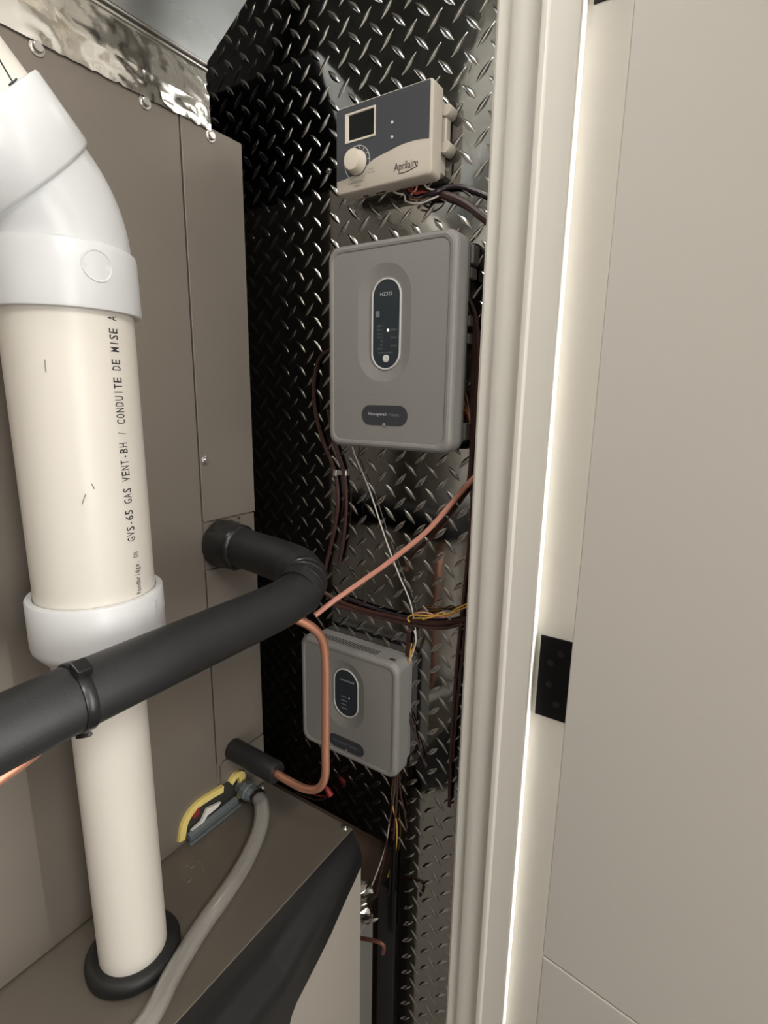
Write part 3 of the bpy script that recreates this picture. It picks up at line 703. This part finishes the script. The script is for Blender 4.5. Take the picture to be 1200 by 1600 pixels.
# --- humidity control at the top
hc = thing('humidity_control', 'cream and charcoal humidity control with round dial near the top of the plate', 'control', (-0.335, WY, 0.211))
X0, X1, Z0, Z1 = -0.3985, -0.2810, 0.2130, 0.2965; YF = 0.5080
hx, hzc = (X0+X1)/2, (Z0+Z1)/2; hw_, hh_ = (X1-X0)/2, (Z1-Z0)/2
A_ = angles_for((hx, hzc), [(hx, hzc, hw_, hh_, 0.005)], 24)
bm = bmesh.new()
loft(bm, [ring_rr((hx, hzc), hx, hzc, hw_-i_, hh_-i_, 0.005, y, A_) for i_, y in ((0.001, WY-0.014), (0.0, WY-0.0145), (0.0, YF+0.002), (0.0008, YF+0.0006), (0.002, YF))])
obj('case', bm, M['cream'], hc, True, 35)
bm = bmesh.new(); A3 = angles_for((hx, hzc), [(hx, hzc, hw_-0.009, hh_-0.006, 0.003)], 24)
loft(bm, [ring_rr((hx, hzc), hx+0.004, hzc-0.001, hw_-0.006, hh_-0.008, 0.003, y, A3) for y in (WY-0.0005, WY-0.0138)])
obj('back_box', bm, M['cream'], hc, True, 30)
def U(u, v): return (X0+(X1-X0)*u, Z0+(Z1-Z0)*v)
curve = [(0.012, 0.165), (0.08, 0.170), (0.16, 0.185), (0.24, 0.210), (0.31, 0.240), (0.37, 0.285), (0.42, 0.320), (0.50, 0.345), (0.57, 0.360), (0.66, 0.385), (0.73, 0.398), (0.82, 0.402), (0.90, 0.395), (0.972, 0.380)]
up_ = [(0.972, 0.965), (0.965, 0.978), (0.03, 0.978), (0.012, 0.955)]
w0, w1, v0, v1 = 0.112, 0.440, 0.570, 0.900
poly = [U(*q) for q in curve+up_]
bm = prism(poly, 'y', YF-0.0003, YF+0.0001)
ov = obj('front_overlay', bm, M['navy'], hc, False); ov['label'] = 'charcoal overlay with curved lower edge'
# framed recess for the display: frame bars and dark screen
wx0, wz0 = U(w0, v0); wx1, wz1 = U(w1, v1)
bm = bmesh.new()
A4 = [(wx0, wz0), (wx1, wz0), (wx1, wz1), (wx0, wz1)]; i1, i2 = 0.0016, 0.0045
def rect(i, y, j=None): j = i if j is None else j; return [Vector((wx0+j, y, wz0+i)), Vector((wx1-i, y, wz0+i)), Vector((wx1-i, y, wz1-i)), Vector((wx0+j, y, wz1-i))]
loft(bm, [rect(0, YF-0.0003), rect(0.0, YF-0.0010), rect(0.0015, YF-0.0010, 0.0018), rect(0.0022, YF-0.0004, 0.0052)], cap0=False, cap1=False)
fr = obj('display_frame', bm, M['knob'], hc, False)
obj('display', box((wx0+0.0050, YF-0.00045, wz0+0.0020), (wx1-0.0020, YF-0.00035, wz1-0.0020)), M['lcd'], hc, False)
kx, kz = U(0.245, 0.325)
obj('dial_ring', lathe([(0.0163, 0), (0.0163, 0.0003), (0.0157, 0.0003), (0.0157, 0)], (kx, YF-0.0003, kz), (0, -1, 0), 48, cap=False), M['rim'], hc)
for k in range(9):
    a = math.radians(-20+k*25)
    bm = box((-0.0004, -0.0001, -0.0009), (0.0004, 0.0001, 0.0009)); bm.transform(Matrix.Translation((kx+0.0142*math.cos(a), YF-0.00035, kz+0.0142*math.sin(a))) @ Matrix.Rotation(PI/2-a, 4, 'Y'))
    obj('dial_mark', bm, M['rim'], hc, False)
obj('dial_plate', lathe([(0.0127, 0), (0.0127, 0.0003)], (kx, YF-0.0003, kz), (0, -1, 0), 40), M['navy'], hc)
kn = obj('dial_knob', lathe([(0.0120, 0.0), (0.0120, 0.0012), (0.0108, 0.0028), (0.0106, 0.0090), (0.0096, 0.0105), (0.0055, 0.0112)], (kx, YF-0.0005, kz), (0, -1, 0), 48), M['knob'], hc, True, 40)
for v in (0.657, 0.500):
    x, z = U(0.61, v); obj('indicator_light', lathe([(0.0015, 0), (0.0015, 0.0004), (0.0008, 0.0008)], (x, YF-0.0003, z), (0, -1, 0), 14), M['rim'], hc)
x, z = U(0.755, 0.150); wall_text('Aprilaire', x, z, 0.0280, 0.0098, YF-0.0003, M['ink'], hc)
bm = tube(spline([(x-0.009, YF-0.0002, z-0.0055), (x+0.001, YF-0.0002, z-0.0052), (x+0.013, YF-0.0002, z-0.0025)], 4), 0.0004, 4); obj('swoosh_line', bm, M['ink'], hc)
x, z = U(0.235, 0.105); wall_text('RELATIVE HUMIDITY', x, z, 0.0210, 0.0014, YF-0.0002, M['boxback'], hc)
wall_text('% RH', x+0.002, z-0.0035, 0.0070, 0.0014, YF-0.0002, M['boxback'], hc)
x, z = U(0.395, 0.205); wall_text('TEST', x, z+0.001, 0.0060, 0.0014, YF-0.0002, M['boxback'], hc); wall_text('MODE', x+0.0005, z-0.0022, 0.0080, 0.0014, YF-0.0002, M['boxback'], hc)
for z in (Z1-0.021, Z0+0.030):
    obj('mounting_boss', lathe([(0.0062, 0), (0.0062, 0.011), (0.0048, 0.013)], (X1+0.003, WY-0.0006, z), (0, -1, 0), 20), M['cream'], hc)
obj('side_rib', box((X1-0.003, WY-0.012, Z0+0.026), (X1+0.0035, WY-0.002, Z1-0.024), 0.001, 1), M['cream'], hc, False)
for (x, w) in ((-0.372, 0.006), (-0.356, 0.012)):
    obj('knockout', box((x, WY-0.020, Z0-0.0003), (x+w, WY-0.017, Z0+0.001)), M['seam'], hc, False)

# ------------------------------------------------------------------ cables on the wall
WC = WY-0.0042
def wire(name, pts, r, m, parent=None, Y=WC, n=6, seg=8):
    P = [onY(q[0], q[1], q[2] if len(q) > 2 else Y) for q in pts]
    return obj(name, tube(spline(P, n), r, seg), M[m], parent)
def cable(name, label, cat, strands, group=None):
    if len(strands) == 1:
        pts, r, m = strands[0]; o = wire(name, pts, r, m); return tag(recenter(o), label, cat, group)
    p0 = onY(*strands[0][0][0][:2], WC)
    t = thing(name, label, cat, p0, group)
    for pts, r, m in strands: wire('wire' if r < 0.0016 else 'cable', pts, r, m, t)
    return t
cable('thermostat_cable', 'pair of brown cables held by a steel clip below the large grey box', 'cable', [
    ([(519, 545, .536), (503, 556), (494, 575), (490, 610), (494, 650), (505, 690), (518, 722), (525, 745), (528, 785), (522, 830), (512, 872), (505, 905)], 0.0026, 'brown'),
    ([(512, 640), (522, 690), (532, 722), (538, 745), (541, 790), (537, 840), (530, 880)], 0.0022, 'brown')])
ct = thing('cable_clip', 'small shiny steel clip holding the brown cables below the large grey box', 'clip', onY(523, 738, WC))
c = onY(524, 738, WC)
bm = lathe([(0.0034, -0.0038), (0.0042, -0.0038), (0.0042, 0.0038), (0.0034, 0.0038)], (c.x, WC, c.z), (0.15, 0, 1), 20, cap=False); obj('band', bm, M['steel'], ct)
obj('tab', box((c.x+0.003, WC+0.001, c.z-0.0035), (c.x+0.0165, WC+0.0032, c.z+0.0035), 0.0005, 1), M['steel'], ct, False)
screw_head('screw', (c.x+0.013, WC+0.001, c.z), (0, -1, 0), 0.0018, M['steel'], ct)
cable('white_wire', 'single thin white wire slanting down from under the large grey box', 'wire', [
    ([(548, 690, .530), (556, 715), (577, 765), (601, 838), (622, 895), (640, 938), (648, 975), (650, 1000)], 0.00095, 'whitewire')])
cable('diagonal_cable', 'pinkish copper-coloured cable running diagonally up from behind the black pipe elbow', 'cable', [
    ([(492, 962, 0.440), (520, 940, 0.462), (560, 912, 0.485), (600, 884, 0.502), (640, 853, 0.516), (670, 827, 0.524), (700, 793, 0.530), (722, 767, 0.533), (742, 745, 0.534)], 0.0031, 'coppercable')])
cable('side_cables', 'brown wire bundle bulging out from right side of the large grey box', 'cable', [
    ([(716, 452, .535), (732, 468), (744, 500), (747, 560), (743, 640), (738, 700), (734, 745)], 0.0026, 'brown'),
    ([(716, 470, .534), (730, 482), (740, 515), (741, 580), (738, 660), (735, 725), (731, 760)], 0.0020, 'brown'),
    ([(718, 495, .534), (731, 505), (737, 540), (737, 620), (737, 700)], 0.0016, 'brown'),
    ([(714, 575, .532), (722, 600), (730, 625), (735, 655)], 0.0008, 'coppercable'),
    ([(714, 600, .532), (721, 618), (730, 640), (736, 665)], 0.0008, 'coppercable'),
    ([(713, 620, .532), (722, 634), (731, 648), (737, 672)], 0.0007, 'gold'),
    ([(714, 640, .532), (724, 642), (732, 655)], 0.0007, 'redwire')])
cable('long_cable', 'dark brown cable pair running down beside the cream door stop', 'cable', [
    ([(739, 740), (737, 800), (732, 860), (726, 920), (719, 985), (713, 1050), (708, 1120), (704, 1190), (702, 1260)], 0.0023, 'brown'),
    ([(742, 800), (738, 860), (733, 920), (726, 985), (718, 1060), (712, 1130), (708, 1190)], 0.0015, 'brown')])
cable('cross_bundle', 'brown and yellow wire bundle lying across the plate above the smaller grey box', 'cable', [
    ([(505, 925, .530), (535, 942), (575, 955), (610, 962), (645, 970), (685, 974), (722, 968), (745, 955)], 0.0030, 'brown'),
    ([(520, 945, .532), (560, 955), (600, 966), (650, 977), (690, 981), (725, 974)], 0.0026, 'brown'),
    ([(540, 934), (580, 949), (620, 960), (650, 966)], 0.0014, 'bluewire'),
    ([(640, 972, .531), (637, 966, .530), (645, 961, .529), (670, 962, .529), (695, 961, .529), (715, 955, .529), (735, 945, .531)], 0.0010, 'gold'),
    ([(645, 966, .530), (670, 965, .529), (690, 957, .529), (700, 962, .529), (712, 952, .529), (738, 940, .531)], 0.0009, 'gold'),
    ([(660, 968, .530), (685, 962, .528), (705, 958, .528), (725, 950, .529)], 0.0008, 'gold'),
    ([(648, 958, .530), (665, 957, .529), (690, 964, .529), (710, 960, .529)], 0.0008, 'coppercable')])
cable('drop_wires', 'brown and pale wires entering the top right corner of the smaller grey box', 'wire', [
    ([(640, 985, .531), (638, 1000), (637, 1020), (636, 1045), (634, 1070, .531)], 0.0028, 'brown'),
    ([(650, 1000, .531), (647, 1010, .530), (642, 1022, .530), (639, 1040, .530)], 0.0009, 'gold'),
    ([(647, 985, .530), (650, 1000, .529), (646, 1018, .530), (640, 1033, .530)], 0.0008, 'whitewire'),
    ([(643, 1005, .530), (641, 1020, .529), (638, 1036, .530)], 0.0008, 'gold')])
cable('side_wire_loops', 'thin brown wires looping down the right side of the smaller grey box', 'wire', [
    ([(632, 1075, .534), (636, 1100), (645, 1130), (653, 1160), (660, 1185), (666, 1200)], 0.0010, 'brown'),
    ([(631, 1095, .534), (640, 1125), (650, 1150), (657, 1175)], 0.0008, 'bluewire'),
    ([(632, 1085, .534), (634, 1130), (636, 1170), (634, 1200)], 0.0009, 'brown')])
cable('lower_wires', 'loose pale and brown wires dropping from the bottom of the smaller grey box', 'wire', [
    ([(620, 1205, .530), (616, 1240), (610, 1275), (603, 1320), (590, 1360), (576, 1395), (562, 1425)], 0.0010, 'whitewire'),
    ([(618, 1205, .530), (612, 1235), (614, 1262), (620, 1290), (618, 1330), (606, 1370)], 0.0010, 'gold'),
    ([(624, 1205, .530), (626, 1240), (632, 1268), (636, 1295)], 0.0010, 'brown'),
    ([(621, 1210, .531), (619, 1260), (614, 1320), (608, 1400)], 0.0018, 'brown'),
    ([(617, 1210, .531), (611, 1270), (600, 1340), (588, 1400)], 0.0014, 'brown')])
cable('control_cable', 'dark cable running right from beneath the cream humidity control', 'cable', [
    ([(632, 292, .534), (652, 298), (680, 302), (705, 308), (728, 319), (748, 334), (768, 350)], 0.0042, 'brown'),
    ([(662, 306, .532), (680, 300, .530), (698, 293), (720, 292), (740, 298), (765, 308)], 0.0024, 'bluewire')])
cable('control_leads', 'tangle of thin red, white and dark leads under the cream humidity control', 'wire', [
    ([(612, 287, .530), (616, 300, .526), (632, 305, .526), (634, 314, .528), (650, 318), (672, 307)], 0.0009, 'whitewire'),
    ([(634, 285, .530), (640, 298, .526), (650, 301, .527), (664, 296)], 0.0009, 'redwire'),
    ([(642, 286, .530), (648, 303, .525), (660, 300, .527), (676, 303)], 0.0009, 'redwire'),
    ([(652, 284, .530), (650, 296, .526), (640, 308, .527), (650, 312), (680, 308)], 0.0009, 'coppercable'),
    ([(622, 287, .530), (632, 300, .525), (648, 309, .526), (672, 303)], 0.0011, 'bluewire'),
    ([(638, 316, .528), (656, 318, .528), (674, 311, .530), (690, 304)], 0.0009, 'whitewire'),
    ([(660, 284, .530), (668, 294, .527), (682, 298)], 0.0009, 'whitewire')])
# lone screw in the plate left of the humidity control
t = thing('wall_screw', 'single bright screw in the plate left of the cream humidity control', 'screw', onY(514, 268, WY))
c = onY(514, 268, WY); screw_head('head', (c.x, WY-0.0006, c.z), (0, -1, 0), 0.0024, M['steel'], t)
obj('shank', lathe([(0.0014, 0), (0.0014, 0.002)], (c.x, WY-0.0002, c.z), (0, -1, 0), 10), M['steel'], t)
# made-up red wire nut and leads standing in for a red glow on the plate
c = onY(517, 1241, 0.526)
tag(recenter(obj('red_glow_connector', lathe([(0.0040, 0), (0.0046, 0.002), (0.0040, 0.009), (0.0030, 0.014), (0.0022, 0.015)], (c.x, 0.5265, c.z-0.004), (-0.6, 0.1, 0.5), 16), M['redwire'])), 'made-up red wire connector standing for a red glow on the plate behind the furnace top', 'connector')
cable('red_glow_leads', 'made-up short leads at the stand-in for a red glow behind the furnace top', 'wire', [
    ([(514, 1244, .527), (500, 1250, .530), (480, 1246, .533), (462, 1238, .535)], 0.0010, 'brown'),
    ([(515, 1242, .527), (503, 1244, .531), (486, 1239, .534), (470, 1228, .536)], 0.0009, 'redwire')])

# ------------------------------------------------------------------ in the cut-out at the bottom
tag(obj('upright_channel', prism([(-0.3490, WY-0.004), (-0.3215, WY-0.004), (-0.3215, WY+0.03), (-0.3245, WY+0.03), (-0.3245, WY-0.001), (-0.3460, WY-0.001), (-0.3460, WY+0.03), (-0.3490, WY+0.03)], 'z', -1.399, -0.690), M['gapdark'], None, False), 'black upright channel filling the dark gap at the edge of the tread plate', 'channel')  # near-black piece filling the dark gap beside the plate
tag(recenter(obj('black_conduit', tube([Vector((-0.3222, WY-0.007, -0.600)), Vector((-0.3226, WY-0.007, -0.70)), Vector((-0.3226, WY-0.007, -0.75))], 0.0030, 10), M['black'], None)), 'thin black conduit on the cut edge of the tread plate', 'conduit')
tag(recenter(obj('return_duct', box((-0.70, 0.487, -1.399), (-0.3520, 0.530, -0.735), 0.001, 1), M['ductgrey'], None, False)), 'grey sheet-metal drop duct in the gap beside the furnace', 'duct')
bm = bmesh.new(); rows = []
for j in range(13):
    row = []
    for i in range(15):
        x = -0.420+i*0.0055; z = -0.735+j*0.0058
        n1 = noise.noise(Vector((x*170, z*170, 3.0))); n2_ = noise.noise(Vector((x*90, z*90, 8.0)))
        edge = 0.010*math.sin(j*0.9)*(i > 12)
        row.append(Vector((x+edge*0.4, 0.497-0.012*n1-0.010*n2_+0.020*(i/14)**2, z+0.004*n2_)))
    rows.append(row)
loft(bm, rows, closed=False, cap0=False, cap1=False)
bmesh.ops.solidify(bm, geom=bm.faces[:], thickness=0.0006)
tag(recenter(obj('foil_wrap', bm, M['foil'], None, False)), 'crumpled foil tape over the grey drop duct beside the furnace', 'foil')
cable('copper_hook', 'short reddish copper tube end poking out just below the crumpled foil', 'pipe', [
    ([(556, 1465, .487), (575, 1468, .486), (592, 1472, .486), (600, 1479, .487), (598, 1490, .490)], 0.0026, 'hook')])
